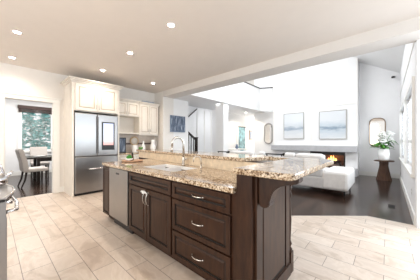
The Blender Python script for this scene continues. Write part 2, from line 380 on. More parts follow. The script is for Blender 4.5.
# ------------------------------------------------------------ dining room shell
DY = 10.0
struct('wall_dining', B((-1.6, .70, DY, DY+.12, 0, 2.9), (2.5, 3.6, DY, DY+.12, 0, 2.9), (.70, 2.5, DY, DY+.12, 0, .88), (.70, 2.5, DY, DY+.12, 2.48, 2.9), (-1.7, -1.6, 6.07, DY+.12, 0, 2.9), (3.6, 3.7, 6.07, DY+.12, 0, 2.9)), 'greywall')
struct('ceiling_dining', B((-1.7, 3.7, 6.07, DY+.12, 2.88, 2.96)), 'white')
struct('baseboard_dining', B((-1.6, 3.6, DY-.02, DY, 0, .14)), 'trim')
w = struct('window_3', B((.62, .70, DY-.03, DY, .84, 2.55), (2.5, 2.58, DY-.03, DY, .84, 2.55), (.62, 2.58, DY-.03, DY, 2.48, 2.56), (.60, 2.60, DY-.06, DY, .82, .88), (.70, .74, DY, DY+.06, .88, 2.48), (1.58, 1.62, DY, DY+.06, .88, 2.48), (2.46, 2.5, DY, DY+.06, .88, 2.48), (.7, 2.5, DY, DY+.06, .88, .92)), 'trim')
obj('window_pane', B((.7, 2.5, DY+.03, DY+.035, .88, 2.48)), 'glass', w)
bl = thing('window_blind', 'dark brown wooden blind drawn up at the top of the dining room window', 'blind', (.62, DY-.07, 2.20))
obj('valance', B((0, 1.96, -.05, .03, .24, .36), bev=.006), 'blind', bl)
obj('stacked_slats', B(*[(.02, 1.94, -.03, .02, z, z+.014) for z in [.11+.022*k for k in range(6)]]), 'blind', bl)
obj('pull_cord', B((.10, .106, -.035, -.029, -.75, .11)), 'plastic', bl)

# trees outside the dining window
struct('ground_garden', B((-6, 9, DY+.12, 20, -.4, -.3)), 'grass')
TL = ['teal green tree outside the left part of the dining room window', 'teal green tree outside the middle of the dining room window', 'teal green tree outside the window beside the doorway jamb', 'tall teal tree farthest back outside the dining room window']
for i, (x, y, h) in enumerate([(.0, 13.4, 4.0), (2.5, 14.0, 4.4), (4.6, 17.3, 4.6), (1.1, 17.0, 5.2)]):
    t = thing('garden_tree', TL[i], 'tree', (x, y, -.3))
    bm = bmesh.new(); tube(bm, [(0, 0, 0), (.03, 0, h*.5), (0, .02, h*.95)], [.09, .06, .02]); obj('trunk', bm, 'bark', t)
    bm = bmesh.new()
    for k in range(2600):
        z = random.uniform(.05, 1)*h; R = (1.02-z/h)**.4*1.25*(0.6+.4*random.random()); a = random.uniform(0, 2*PI); s = random.uniform(.08, .17)
        p = Vector((R*math.cos(a), R*math.sin(a), z+random.uniform(-.1, .1)))
        q = Matrix.Rotation(random.uniform(0, 6), 3, 'Z') @ Matrix.Rotation(random.uniform(-1, 1), 3, 'X')
        vs = [bm.verts.new(p+q@Vector(v)) for v in ((-s, 0, 0), (0, -s*.6, 0), (s, 0, .02), (0, s*.6, 0))]
        bm.faces.new(vs)
    obj('foliage', bm, 'teal', t)

# dining chairs and table
def dining_chair(label, loc, rz):
    t = thing('dining_chair', label, 'chair', loc, rz, 'dining chairs around the dining table')
    obj('seat', B((-.25, .27, -.24, .24, .40, .50), bev=.03), 'greyfab', t)
    bm = bmesh.new(); prism_axis(bm, [(-.26, .42), (-.15, .42), (-.18, .70), (-.27, 1.03), (-.33, 1.04), (-.36, 1.0), (-.29, .7)], 'y', -.24, .24, .015)
    obj('backrest', bm, 'greyfab', t)
    for sx, sy, dx in ((.22, .2, 0), (.22, -.2, 0), (-.2, .2, -.1), (-.2, -.2, -.1)):
        bm = bmesh.new(); tube(bm, [(sx, sy, .41), (sx+dx*.3, sy, .2), (sx+dx, sy, 0)], [.026, .022, .015], 6); obj('leg', bm, 'darkwood', t)
    return t
c0 = dining_chair('grey upholstered dining chair seen from the side left of the dining table', (.80, 7.42, 0), .10)
dup(c0, (1.66, 7.22, 0), PI/2, 'grey dining chair on the near side of the table, cut by the door jamb')
dup(c0, (1.15, 9.25, 0), -PI/2, 'grey upholstered dining chair behind the dining table under the window')
t = thing('dining_table', 'dark dining table with a glossy top on heavy dark legs in the next room', 'table', (1.45, 8.27, 0))
obj('tabletop', B((-.78, .78, -.55, .55, .715, .755), bev=.008), 'darkwood', t)
obj('glass_cover', B((-.77, .77, -.54, .54, .755, .763)), 'tableglass', t)
for sx in (-.5, .5):
    for sy in (-.35, .35):
        obj('leg', B((sx-.04, sx+.04, sy-.04, sy+.04, 0, .715), bev=.005), 'darkwood', t)
for q in (-.345, .345): obj('apron', B((-.46, .46, q-.015, q+.015, .62, .715)), 'darkwood', t)
bm = bmesh.new(); lathe(bm, [(.02, 0), (.09, .004), (.15, .02), (.145, .024), (.08, .012), (0.0001, .008)]); p = obj('dinner_plate', bm, 'ceramic', loc=(1.0, 8.1, .764)); tag(p, 'white plate on the left end of the dining table', 'plate')
bm = bmesh.new(); lathe(bm, [(.05, 0), (.075, .03), (.07, .10), (.03, .16), (.035, .20), (.03, .2), (0.0001, .19)]); p = obj('vase', bm, 'ceramic', loc=(1.5, 8.3, .764)); tag(p, 'small white vase in the middle of the dining table', 'vase')

# ------------------------------------------------------------ cabinet door helper (front facing -y or -x)
def panel_front(parent, name, axis, pos, a0, a1, z0, z1, mat, fw=.05, th=.02, glaze=None, parts=True):
    """raised-panel front. axis 'y': plane y=pos facing -y, spans x a0..a1. axis 'x': plane x=pos facing -x, spans y."""
    def bb(u0, u1, w0, w1, d0, d1):
        return (u0, u1, pos-d1, pos-d0, w0, w1) if axis == 'y' else (pos-d1, pos-d0, u0, u1, w0, w1)
    bm = bmesh.new()
    box(bm, *bb(a0, a0+fw, z0, z1, 0, th), bev=.002); box(bm, *bb(a1-fw, a1, z0, z1, 0, th), bev=.002)
    box(bm, *bb(a0+fw-.002, a1-fw+.002, z0, z0+fw, 0, th), bev=.002); box(bm, *bb(a0+fw-.002, a1-fw+.002, z1-fw, z1, 0, th), bev=.002)
    box(bm, *bb(a0+fw-.001, a1-fw+.001, z0+fw-.001, z1-fw+.001, 0, th*.35))
    g = .018
    if a1-a0 > 2*fw+2.4*g and z1-z0 > 2*fw+2.4*g:
        # raised field with sloped edges
        u0, u1, w0, w1 = a0+fw+g*.5, a1-fw-g*.5, z0+fw+g*.5, z1-fw-g*.5
        t = bmesh.new()
        def P(u, w, d): return (u, pos-d, w) if axis == 'y' else (pos-d, u, w)
        o_ = [t.verts.new(P(u, w, th*.35)) for u, w in ((u0, w0), (u1, w0), (u1, w1), (u0, w1))]
        i_ = [t.verts.new(P(u, w, th*.9)) for u, w in ((u0+g, w0+g), (u1-g, w0+g), (u1-g, w1-g), (u0+g, w1-g))]
        t.faces.new(i_); 
        for k in range(4): t.faces.new((o_[k], o_[(k+1) % 4], i_[(k+1) % 4], i_[k]))
        join(bm, t)
    o = obj(name, bm, mat, parent)
    if glaze:
        bm = bmesh.new(); q = .013
        for (u0, u1, w0, w1) in ((a0+fw-.002, a0+fw+q, z0+fw, z1-fw), (a1-fw-q, a1-fw+.002, z0+fw, z1-fw), (a0+fw, a1-fw, z0+fw-.002, z0+fw+q), (a0+fw, a1-fw, z1-fw-q, z1-fw+.002)):
            box(bm, *bb(u0, u1, w0, w1, th*.3, th*.62))
        obj('glaze_line', bm, glaze, o)
    return o
def pull(parent, axis, pos, a, z, L, vertical, mat='nickel', r=.006, out=.03):
    pts = []
    n = 8
    for i in range(n+1):
        s = i/n; off = (s-.5)*L; d = out*math.sin(PI*s)**.5 if 0 < s < 1 else 0
        u = a if vertical else a+off; w = z+off if vertical else z
        pts.append((u, pos-d, w) if axis == 'y' else (pos-d, u, w))
    bm = bmesh.new(); tube(bm, pts, [r*.9]+[r]*(n-1)+[r*.9], 8)
    for s in (0, -1):
        blob(bm, pts[s], r*1.5, 1)
    return obj('handle', bm, mat, parent)

# ------------------------------------------------------------ fridge enclosure, upper cabinets
FY = 5.2
t = thing('fridge_cabinet', 'cream cabinet enclosing the fridge, with two doors above and a crown moulding', 'cabinet', (0, 0, 0))
obj('body', B((1.19, 1.225, FY, KY, 0, 2.60), (2.20, 2.235, FY+.02, KY, 0, 2.60), (1.225, 2.20, FY+.12, KY, 1.94, 2.60), (1.19, 2.235, FY+.1, FY+.12, 1.94, 2.6)), 'cream', t)
bm = bmesh.new()
for k, (o_, z0, z1) in enumerate(((.02, 2.58, 2.61), (.04, 2.61, 2.64), (.075, 2.64, 2.67))):
    box(bm, 1.19-o_, 2.235+o_, FY+.0-o_, KY, z0, z1, bev=.006)
obj('crown_moulding', bm, 'cream', t)
obj('face_frame', B((1.225, 1.27, FY+.01, FY+.12, 1.94, 2.58), (2.155, 2.2, FY+.01, FY+.12, 1.94, 2.58), (1.27, 2.155, FY+.01, FY+.12, 2.53, 2.58)), 'cream', t)
for a0, a1, hx in ((1.255, 1.705, 1.675), (1.715, 2.17, 1.745)):
    d = panel_front(t, 'door', 'y', FY+.01, a0, a1, 1.955, 2.555, 'cream', .065, .022, 'glaze')
    pull(d, 'y', FY-.012, hx, 2.06, .10, True, 'greyframe', .005, .022)
UY = 5.60
t = thing('wall_cabinet', 'short cream double-door wall cabinet above the open niche beside the fridge', 'cabinet', (0, 0, 0))
obj('body', B((2.245, 2.985, UY, KY, 1.97, 2.39), (2.245, 2.985, UY+.01, KY, 1.46, 1.49), (2.245, 2.27, UY, KY, 1.49, 1.97), (2.27, 2.985, KY-.02, KY, 1.49, 1.97)), 'cream', t)
obj('crown_moulding', B((2.245, 2.985, UY-.03, KY, 2.39, 2.42), (2.245, 2.985, UY-.06, KY, 2.42, 2.45), bev=.005), 'cream', t)
for a0, a1, hx in ((2.27, 2.61, 2.585), (2.62, 2.965, 2.645)):
    d = panel_front(t, 'door', 'y', UY, a0, a1, 1.985, 2.37, 'cream', .05, .02, 'glaze'); pull(d, 'y', UY-.02, hx, 2.06, .08, True, 'greyframe', .005, .02)
t = thing('wall_cabinet', 'tall cream double-door wall cabinet next to the cream pier', 'cabinet', (0, 0, 0))
obj('body', B((2.99, 3.66, UY, KY, 1.46, 2.39)), 'cream', t)
obj('crown_moulding', B((2.99, 3.68, UY-.03, KY, 2.39, 2.42), (2.99, 3.70, UY-.06, KY, 2.42, 2.45), bev=.005), 'cream', t)
obj('light_rail', B((2.99, 3.66, UY-.005, UY+.015, 1.43, 1.46)), 'cream', t)
for a0, a1, hx in ((3.01, 3.32, 3.295), (3.33, 3.64, 3.355)):
    d = panel_front(t, 'door', 'y', UY, a0, a1, 1.475, 2.37, 'cream', .05, .02, 'glaze'); pull(d, 'y', UY-.02, hx, 1.58, .08, True, 'greyframe', .005, .02)
bm = bmesh.new(); prism(bm, [(0, 0), (.42, 0), (.46, .2), (.02, .22)], 0, .05, .01); o = obj('serving_tray', bm, 'bluegrey', loc=(3.12, 5.64, 2.452)); tag(o, 'blue grey tray lying on top of the tall cream wall cabinet', 'tray')
struct('wall_backsplash', B((2.24, 3.74, KY-.012, KY, .92, 1.46)), 'wsplash')
struct('trim_7', B((2.24, 3.74, KY-.018, KY-.012, 1.14, 1.19)), 'band')
# rear counter run
t = thing('base_cabinet', 'cream base cabinet run under the rear granite counter beside the fridge', 'cabinet')
obj('body', B((2.245, 3.70, 5.36, KY-.02, .1, .87), (2.245, 3.70, 5.42, KY-.02, 0, .1)), 'cream', t)
for k in range(3):
    a0 = 2.26+k*.48
    d = panel_front(t, 'door', 'y', 5.36, a0, a0+.47, .12, .68, 'cream', .055, .02, 'glaze'); pull(d, 'y', 5.34, a0+.42, .6, .09, True, 'greyframe', .005, .02)
    d = panel_front(t, 'drawer', 'y', 5.36, a0, a0+.47, .70, .86, 'cream', .035, .02, 'glaze'); pull(d, 'y', 5.34, a0+.235, .78, .09, False, 'greyframe', .005, .02)
tag(obj('rear_countertop', B((2.24, 3.72, 5.32, KY-.02, .872, .91), bev=.006), 'granite'), 'speckled granite countertop along the rear wall beside the fridge', 'countertop')
# things on the rear counter
t = thing('wall_oven_frame', 'dark framed picture leaning on the rear counter next to the fridge', 'picture', (2.52, 5.74, .911))
obj('frame', B((-.15, .13, -.012, .012, 0, .44), bev=.004), 'black', t); obj('print', B((-.12, .10, -.016, -.012, .03, .41)), 'bluepic', t)
t.name = 'framed_print'
bm = bmesh.new(); lathe(bm, [(.075, 0), (.08, .01), (.08, .20), (.06, .215), (0.0001, .22)], 0, 0); o = obj('canister', bm, 'ceramic', loc=(2.86, 5.60, .911)); tag(o, 'white ceramic canister standing on the rear counter below the round woven plate', 'canister')
t = thing('woven_plate', 'round golden woven plate hung on the tiled wall above the white canister', 'plate', (2.93, 5.80, .911))
bm = bmesh.new(); tube(bm, [(.125*math.cos(a*PI/12), 0, .125*math.sin(a*PI/12)) for a in range(25)], .02, 8, False); obj('rim', bm, 'gold', t)
bm = bmesh.new(); lathe(bm, [(0.0001, -.01), (.115, -.01), (.115, .01), (0.0001, .01)]); bmesh.ops.rotate(bm, verts=bm.verts[:], matrix=Matrix.Rotation(PI/2, 3, 'X')); bmesh.ops.translate(bm, verts=bm.verts[:], vec=(0, 0, 0)); obj('centre', bm, 'cream', t)
t.location = (3.0, 5.912, 1.25)
t = thing('potted_herb', 'small green potted herb between canister and white bottle on the rear counter', 'plant', (2.99, 5.50, .911))
bm = bmesh.new(); lathe(bm, [(.035, 0), (.045, .07), (0.0001, .068)]); obj('pot', bm, 'ceramic', t)
bm = bmesh.new()
for k in range(14): blob(bm, (random.uniform(-.04, .04), random.uniform(-.04, .04), random.uniform(.08, .14)), .025, 1, .2)
obj('leaves', bm, 'green', t)
def bottle(label, loc, r, h, mat='ceramic'):
    t = thing('bottle', label, 'bottle', loc)
    bm = bmesh.new(); lathe(bm, [(r*.95, 0), (r, .01), (r, h*.55), (r*.4, h*.75), (r*.35, h*.95), (0.0001, h*.95)], seg=16); obj('body', bm, mat, t)
    bm = bmesh.new(); lathe(bm, [(r*.42, h*.952), (r*.42, h), (0.0001, h)], seg=12); obj('cap', bm, 'plastic', t)
bottle('white bottle right of the potted herb on the rear counter', (3.12, 5.58, .911), .06, .34)
t = thing('pitcher', 'tall white pitcher on the rear counter under the tall cream cabinet near the pier', 'pitcher', (3.50, 5.66, .911))
bm = bmesh.new(); lathe(bm, [(.06, 0), (.09, .03), (.095, .15), (.06, .28), (.07, .38), (.066, .38), (.055, .3), (0.0001, .29)]); obj('body', bm, 'ceramic', t)
bm = bmesh.new(); tube(bm, [(.062, 0, .34), (.12, 0, .33), (.14, 0, .22), (.09, 0, .12)], .01, 8); obj('handle', bm, 'ceramic', t)

# ------------------------------------------------------------ refrigerator
t = thing('refrigerator', 'stainless steel french door refrigerator with a touch screen on the right door', 'refrigerator')
fx0, fx1, xm = 1.24, 2.185, 1.7
obj('body', B((fx0, fx1, FY-.02, 5.82, .03, 1.90)), 'steelside', t)
t.location.y = .08
obj('toe_grille', B((fx0+.02, fx1-.02, FY-.03, FY+.05, 0, .035)), 'black', t)
def steel_door(name, x0, x1, z0, z1): return obj(name, B((x0, x1, FY-.09, FY-.025, z0, z1), bev=.012), 'steel', t)
dl = steel_door('door', fx0, xm-.004, .895, 1.89); dr = steel_door('door', xm+.004, fx1, .895, 1.89)
df = steel_door('freezer_drawer', fx0, fx1, .06, .88)
for d, x in ((dl, xm-.02), (dr, xm+.02)): obj('grip_recess', B((x-.009, x+.009, FY-.093, FY-.0895, .95, 1.84)), 'steelside', d)
bm = bmesh.new(); tube(bm, [(1.52, FY-.092, .60), (1.52, FY-.14, .60), (2.12, FY-.14, .60), (2.12, FY-.092, .60)], .013, 10); obj('handle', bm, 'chrome', df)
sc = obj('screen_frame', B((1.80, 2.10, FY-.100, FY-.090, 1.03, 1.72), bev=.003), 'black', dr)
obj('screen', B((1.83, 2.07, FY-.1035, FY-.1, 1.15, 1.69)), 'screen', t).name = 'touch_screen'

# ------------------------------------------------------------ island
IX = 1.22
def uy(u, x=IX):
    tt = (u-210)/F; return x*(math.cos(PI/2-YAW-0)*0+(.670-.742*tt)/(.742+.670*tt))
yA, yB, yC, yD = uy(104), uy(111), uy(129.5), uy(173)       # far end panel | dishwasher | sink base | drawer stack
yE, yF = uy(236.5), .706
isl = thing('kitchen_island', 'dark espresso kitchen island base with drawers, doors and a bracketed end', 'kitchen island')
def bar_x(y): return 1.84+(y-1.1)*.10
cy1 = yA
# carcass leaves a dishwasher bay and sink well
bm = bmesh.new()
box(bm, IX, 1.80, yE, yD, .1, .86); box(bm, IX, 1.24, yD, yC, .1, .86); box(bm, IX, 1.80, yC-.02, yC, .1, .86)
box(bm, 1.24, 1.80, yD, yC, .1, .12); box(bm, IX, 1.80, yB, cy1, .1, .86); box(bm, 1.29, 1.80, yE, cy1, 0, .1); box(bm, 1.74, 1.80, yD, cy1, .1, .86)
obj('carcass', bm, 'espresso', isl)
bm = bmesh.new(); prism(bm, [(1.83, .83), (bar_x(4.0), 4.0), (bar_x(4.0)+.12, 4.0), (1.98, .83)], 0, 1.024); obj('knee_wall', bm, 'espresso', isl)
obj('end_cabinet', B((IX, 1.87, yF, yE, .0, 1.024), (1.85, 1.97, .76, yE, 0, 1.024)), 'espresso', isl)
e = panel_front(isl, 'end_panel', 'y', yF, IX+.03, 1.87, .03, 1.0, 'espresso', .085, .022, 'dglaze')
obj('end_plinth', B((IX+.0, 1.87, yF-.035, yF-.023, 0, .11), bev=.004), 'espresso', isl)
# corbel under the overhang
pts = [(yF-.023, 1.024), (.41, 1.024), (.41, .985), (.43, .975)]+[(.43+.165*math.sin(a*PI/16), .845+.125*math.cos(a*PI/16)) for a in range(1, 9)]+[(.605, .835), (.60, .81), (.615, .79), (.645, .78), (.67, .785), (yF-.023, .80)]
bm = bmesh.new(); prism_axis(bm, pts, 'x', IX+.05, IX+.14, .005); obj('corbel', bm, 'espresso', isl)
# turned post at the rear corner
bm = bmesh.new(); px, py = 1.915, yF+.003
lathe(bm, [(.030, .20), (.032, .22), (.018, .24), (.030, .27), (.018, .30), (.026, .50), (.018, .70), (.030, .74), (.018, .77), (.032, .80), (.030, .82)], px, py, 16)
box(bm, px-.035, px+.035, py-.035, py+.03, 0, .20, bev=.006); box(bm, px-.035, px+.035, py-.035, py+.03, .82, 1.024, bev=.006)
obj('turned_post', bm, 'espresso', isl)
# fronts
for z0, z1 in ((.695, .845), (.385, .68), (.105, .37)):
    d = panel_front(isl, 'drawer', 'x', IX, yE+.045, yD-.012, z0, z1, 'espresso', .042, .022, 'dglaze')
    pull(d, 'x', IX-.022, (yE+yD)/2+.01, (z0+z1)/2, .13, False)
ym = (yC+yD)/2
d = panel_front(isl, 'false_drawer', 'x', IX, yD+.012, yC-.025, .705, .845, 'espresso', .04, .022, 'dglaze')
for a0, a1, hy in ((yD+.012, ym-.004, ym-.035), (ym+.004, yC-.025, ym+.035)):
    d = panel_front(isl, 'door', 'x', IX, a0, a1, .105, .69, 'espresso', .055, .022, 'dglaze')
    pull(d, 'x', IX-.022, hy, .585, .14, True)
panel_front(isl, 'end_front', 'x', IX, yB+.01, cy1-.01, .105, .845, 'espresso', .03, .022, 'dglaze')
t = thing('child_safety_lock', 'white child safety strap looped over the sink cabinet door handles', 'safety lock', (IX-.045, ym, .655))
bm = bmesh.new(); tube(bm, [(0.0, -.05, -.01), (-.012, -.035, .012), (-.012, .0, .02), (-.012, .05, .015), (0, .085, .0)], .008, 8); obj('strap', bm, 'plastic', t)
obj('buckle', B((-.03, -.006, -.02, .02, -.004, .028), bev=.004), 'plastic', t)
tag(obj('cabinet_latch', B((IX-.04, IX-.023, uy(133)-.012, uy(133)+.012, .755, .805), bev=.003), 'black'), 'small black latch on the false drawer beside the dishwasher', 'latch')
# dishwasher
t = thing('dishwasher', 'stainless steel dishwasher built into the dark island', 'dishwasher')
obj('tub', B((1.25, 1.73, yC+.005, yB-.005, .12, .85)), 'steelside', t)
d = obj('door', B((IX-.03, 1.25, yC+.006, yB-.006, .13, .852), bev=.006), 'steel', t)
obj('control_display', B((IX-.0325, IX-.03, (yB+yC)/2-.05, (yB+yC)/2+.05, .775, .80)), 'black', d)
obj('toe_kick', B((1.262, 1.285, yC+.005, yB-.005, 0, .1)), 'black', t)
# lower countertop with sink cut-out
LZ0, LZ1 = .862, .902
cx0 = 1.19; cye = yE+.012; cyf = 3.45
sx0, sx1, sy0, sy1 = 1.36, 1.76, 1.78, 2.48
bm = bmesh.new()
prism(bm, [(cx0, cye), (1.825, cye), (bar_x(sy0)-.012, sy0), (cx0, sy0)], LZ0, LZ1)
prism(bm, [(cx0, sy1), (bar_x(sy1)-.012, sy1), (bar_x(cyf)-.012, cyf), (cx0+.03, cyf), (cx0, cyf-.03)], LZ0, LZ1)
prism(bm, [(cx0, sy0), (sx0, sy0), (sx0, sy1), (cx0, sy1)], LZ0, LZ1)
prism(bm, [(sx1, sy0), (bar_x(sy0)-.012, sy0), (bar_x(sy1)-.012, sy1), (sx1, sy1)], LZ0, LZ1)
bmesh.ops.remove_doubles(bm, verts=bm.verts[:], dist=.0005)
tag(obj('island_countertop', bm, 'granite'), 'lower speckled granite countertop of the island around the sink', 'countertop')
bm = bmesh.new(); prism(bm, [(bar_x(cye)-.011, cye), (bar_x(3.98)-.011, 3.98), (bar_x(3.98)-.001, 3.98), (bar_x(cye)-.001, cye)], LZ0+.041, 1.024)
o = obj('island_splash', bm, 'bsplash', isl); o['label'] = 'beige stone splash strip between the two counter levels'
# raised bar top
R = .05
pts = arc(1.10+R, .385+R, R, PI, 1.5*PI, 6)+arc(2.30-.12, .385+.12, .12, -PI/2, 0, 8)+[(2.32, 1.0), (bar_x(4.05)+.45, 4.05), (bar_x(4.05)-.04, 4.05), (1.80, 1.16), (2.14, 1.02), (2.14, .79), (1.10, .79)]
bm = bmesh.new(); prism(bm, pts, 1.026, 1.066, .008)
tag(obj('raised_bar_top', bm, 'granite'), 'raised speckled granite bar top with bracketed near end above the island', 'countertop')
# sink
t = thing('kitchen_sink', 'stainless steel double bowl sink set into the island countertop', 'sink', (0, 0, 0))
def bowl(y0, y1):
    bm = bmesh.new(); w = .004; zb = .66
    box(bm, sx0+.012, sx1-.012, y0, y1, zb, zb+w)
    box(bm, sx0+.008, sx0+.012, y0, y1, zb, .8995); box(bm, sx1-.012, sx1-.008, y0, y1, zb, .8995)
    box(bm, sx0+.008, sx1-.008, y0-w, y0, zb, .8995); box(bm, sx0+.008, sx1-.008, y1, y1+w, zb, .8995)
    o = obj('bowl', bm, 'satin', t)
    bm = bmesh.new(); lathe(bm, [(.045, zb+w), (.045, zb+w+.004), (.02, zb+w+.002), (0.0001, zb+w+.002)], (sx0+sx1)/2, (y0+y1)/2, 16); obj('drain', bm, 'chrome', o)
bowl(sy0+.012, 2.10); bowl(2.13, sy1-.012)
obj('rim', B((sx0+.001, sx0+.008, sy0+.001, sy1-.001, .885, .9035), (sx1-.008, sx1-.001, sy0+.001, sy1-.001, .885, .9035), (sx0+.001, sx1-.001, sy0+.001, sy0+.008, .885, .9035), (sx0+.001, sx1-.001, sy1-.008, sy1-.001, .885, .9035)), 'chrome', t)
# faucets
t = thing('kitchen_faucet', 'tall brushed nickel gooseneck faucet behind the sink', 'faucet', (1.845, 2.18, LZ1+.001))
bm = bmesh.new(); lathe(bm, [(.03, 0), (.03, .012), (.022, .02), (.02, .11), (.016, .12)]); obj('base', bm, 'nickel', t)
dv = Vector((-.86, .3, 0)).normalized()
pts = [(0, 0, .10), (0, 0, .30)]+[tuple(dv*(.085-.085*math.cos(a*PI/10))+Vector((0, 0, .30+.10*math.sin(a*PI/10)))) for a in range(1, 10)]
e = Vector(pts[-1]); pts += [tuple(dv*.172+Vector((0, 0, .27)))]
bm = bmesh.new(); tube(bm, pts, .015, 12); obj('spout', bm, 'nickel', t)
bm = bmesh.new(); tube(bm, [tuple(dv*.172+Vector((0, 0, .275))), tuple(dv*.176+Vector((0, 0, .19)))], [.014, .018], 12); obj('spray_head', bm, 'nickel', t)
bm = bmesh.new(); tube(bm, [(0, -.015, .08), (.0, -.05, .085), (-.01, -.085, .11)], [.012, .01, .008], 8); obj('handle', bm, 'nickel', t)
t = thing('filter_faucet', 'small brushed nickel filtered water tap right of the tall faucet', 'faucet', (1.80, 1.78, LZ1+.001))
bm = bmesh.new(); lathe(bm, [(.018, 0), (.018, .01), (.011, .02), (.011, .05)]); obj('base', bm, 'nickel', t)
pts = [(0, 0, .05), (0, 0, .10)]+[tuple(Vector((-.6, .8, 0))*(.05-.05*math.cos(a*PI/8))+Vector((0, 0, .10+.05*math.sin(a*PI/8)))) for a in range(1, 9)]+[(-.06, .08, .075)]
bm = bmesh.new(); tube(bm, pts, .007, 10); obj('spout', bm, 'nickel', t)
bm = bmesh.new(); tube(bm, [(0, 0, .035), (0, -.045, .045)], .006, 8); obj('lever', bm, 'nickel', t)
# tray with plant on island
tag(obj('serving_tray', (lambda b: (lathe(b, [(.15, 0), (.165, .008), (.175, .022), (.168, .022), (.155, .012), (0.0001, .012)]), b)[1])(bmesh.new()), 'wood', loc=(1.60, 3.22, LZ1+.001)), 'round wooden tray with a rim on the far end of the island', 'tray')
t = thing('potted_succulent', 'bright green small plant in a white dish on the wooden tray', 'plant', (1.56, 3.26, LZ1+.014))
bm = bmesh.new(); lathe(bm, [(.03, 0), (.06, .02), (.065, .04), (0.0001, .035)]); obj('dish', bm, 'ceramic', t)
bm = bmesh.new()
for k in range(40):
    a = random.uniform(0, 6.3); r_ = random.uniform(0, .035); blob(bm, (r_*math.cos(a), r_*math.sin(a), random.uniform(.04, .085)), (.016, .016, .02), 1, .2)
obj('leaves', bm, 'apple', t)
t = thing('pepper_mill', 'small dark red mill standing behind the green plant on the tray', 'mill', (1.64, 3.30, LZ1+.014))
bm = bmesh.new(); lathe(bm, [(.02, 0), (.022, .02), (.012, .06), (.016, .10), (0.0001, .10)], seg=14); obj('body', bm, 'walnut', t)
bm = bmesh.new(); lathe(bm, [(.016, .101), (.018, .115), (.008, .13), (0.0001, .132)], seg=14); obj('cap', bm, 'black', t)

# ------------------------------------------------------------ range at the left edge
t = thing('kitchen_range', 'stainless steel range with bowed front handle, cut off by the left picture edge', 'range', (0, 0, 0))
rx = .058; ry0, ry1 = 1.73, 2.36
obj('body', B((-.60, rx-.03, ry0, ry1, .09, .885), (-.60, rx, ry0, ry0+.012, .02, .885), bev=.003), 'steel', t)
obj('side_panel_trim', B((rx-.045, rx-.038, ry0-.003, ry0, .05, .87)), 'black', t)
obj('oven_door', B((rx-.03, rx+.004, ry0+.015, ry1-.005, .14, .78), bev=.006), 'steel', t)
obj('toe_kick', B((-.55, rx-.06, ry0+.02, ry1-.02, 0, .09)), 'black', t)
pts = [(-.60, ry0), (rx-.005, ry0), (rx+.045, ry0+.22), (rx+.045, ry0+.36), (rx-.005, ry1), (-.60, ry1)]
bm = bmesh.new(); prism(bm, pts, .875, .893, .003); obj('cooktop_base', bm, 'black', t)
bm = bmesh.new(); prism(bm, pts, .893, .903, .003); obj('cooktop', bm, 'steel', t)
bm = bmesh.new(); tube(bm, [(rx-.004, ry0+.005, .90), (rx+.048, ry0+.22, .902), (rx+.048, ry0+.36, .902), (rx-.004, ry1, .902)], .008, 8); obj('edge_trim', bm, 'chrome', t)
bm = bmesh.new(); tube(bm, [(rx, ry0+.06, .80), (rx+.05, ry0+.09, .80), (rx+.065, ry0+.3, .80), (rx+.05, ry1-.09, .80), (rx, ry1-.06, .80)], .012, 8); obj('handle', bm, 'chrome', t)
for k in range(3):
    y = ry0+.16+.15*k
    bm = bmesh.new(); tube(bm, [(rx-.02, y, .84), (rx+.035, y, .845)], [.022, .018], 12); obj('knob', bm, 'chrome', t)
t = thing('kettle', 'shiny chrome kettle on the range at the left edge of the picture', 'kettle', (-.0, 2.22, .912))
bm = bmesh.new(); lathe(bm, [(.075, 0), (.088, .02), (.085, .06), (.05, .10), (.02, .112), (0.0001, .113)]); obj('body', bm, 'chrome', t)
bm = bmesh.new(); tube(bm, [(-.06, 0, .08), (-.045, 0, .15), (.0, 0, .175), (.045, 0, .15), (.06, 0, .08)], .008, 8); obj('handle', bm, 'chrome', t)
bm = bmesh.new(); tube(bm, [(.07, 0, .05), (.11, 0, .10)], [.016, .009], 8); obj('spout', bm, 'chrome', t)
bm = bmesh.new(); blob(bm, (0, 0, .122), .012, 1); obj('lid_knob', bm, 'black', t)

# ------------------------------------------------------------ ceiling lights
def rl(u, v, z):
    d = F*(z-EYE)/(141-v); l = (u-210)/F*d; return (d*.742+l*.670, d*.670-l*.742)
LL = ['recessed ceiling light nearest the upper left corner of the photo', 'recessed ceiling light above the doorway wall near the left edge', 'recessed ceiling light over the sink end of the island', 'recessed ceiling light just above the fridge cabinet crown', 'recessed ceiling light over the island nearest the camera', 'recessed ceiling light near the pier above the tall wall cabinet']
def light(label, x, y, z, power, r=.06):
    t = thing('recessed_light', label, 'ceiling light', (x, y, z), 0, 'recessed ceiling lights')
    bm = bmesh.new(); lathe(bm, [(r, 0), (r, -.006), (r*.75, -.008), (r*.72, -.001)], seg=24); obj('trim_ring', bm, 'plastic', t)
    bm = bmesh.new(); lathe(bm, [(0.0001, -.004), (r*.72, -.004)], seg=24); obj('bulb', bm, 'lamp', t)
    l = bpy.data.lights.new('downlight', 'SPOT'); l.energy = power; l.color = (1, .86, .70); l.spot_size = 2.5; l.spot_blend = .8; l.shadow_soft_size = .06
    o = bpy.data.objects.new('downlight', l); C.objects.link(o); o.location = (x, y, z-.03)
for lab, (u, v) in zip(LL, ((17, 32), (12, 57.5), (130, 53), (102.5, 70), (171, 25), (153, 83))):
    x, y = rl(u, v, CEIL); y = min(y, KY-.15); light(lab, x, y, CEIL, 26)
x, y = 8.7, 5.4; light('recessed ceiling light in the entry hall beyond the living room', x, y, HB, 60)

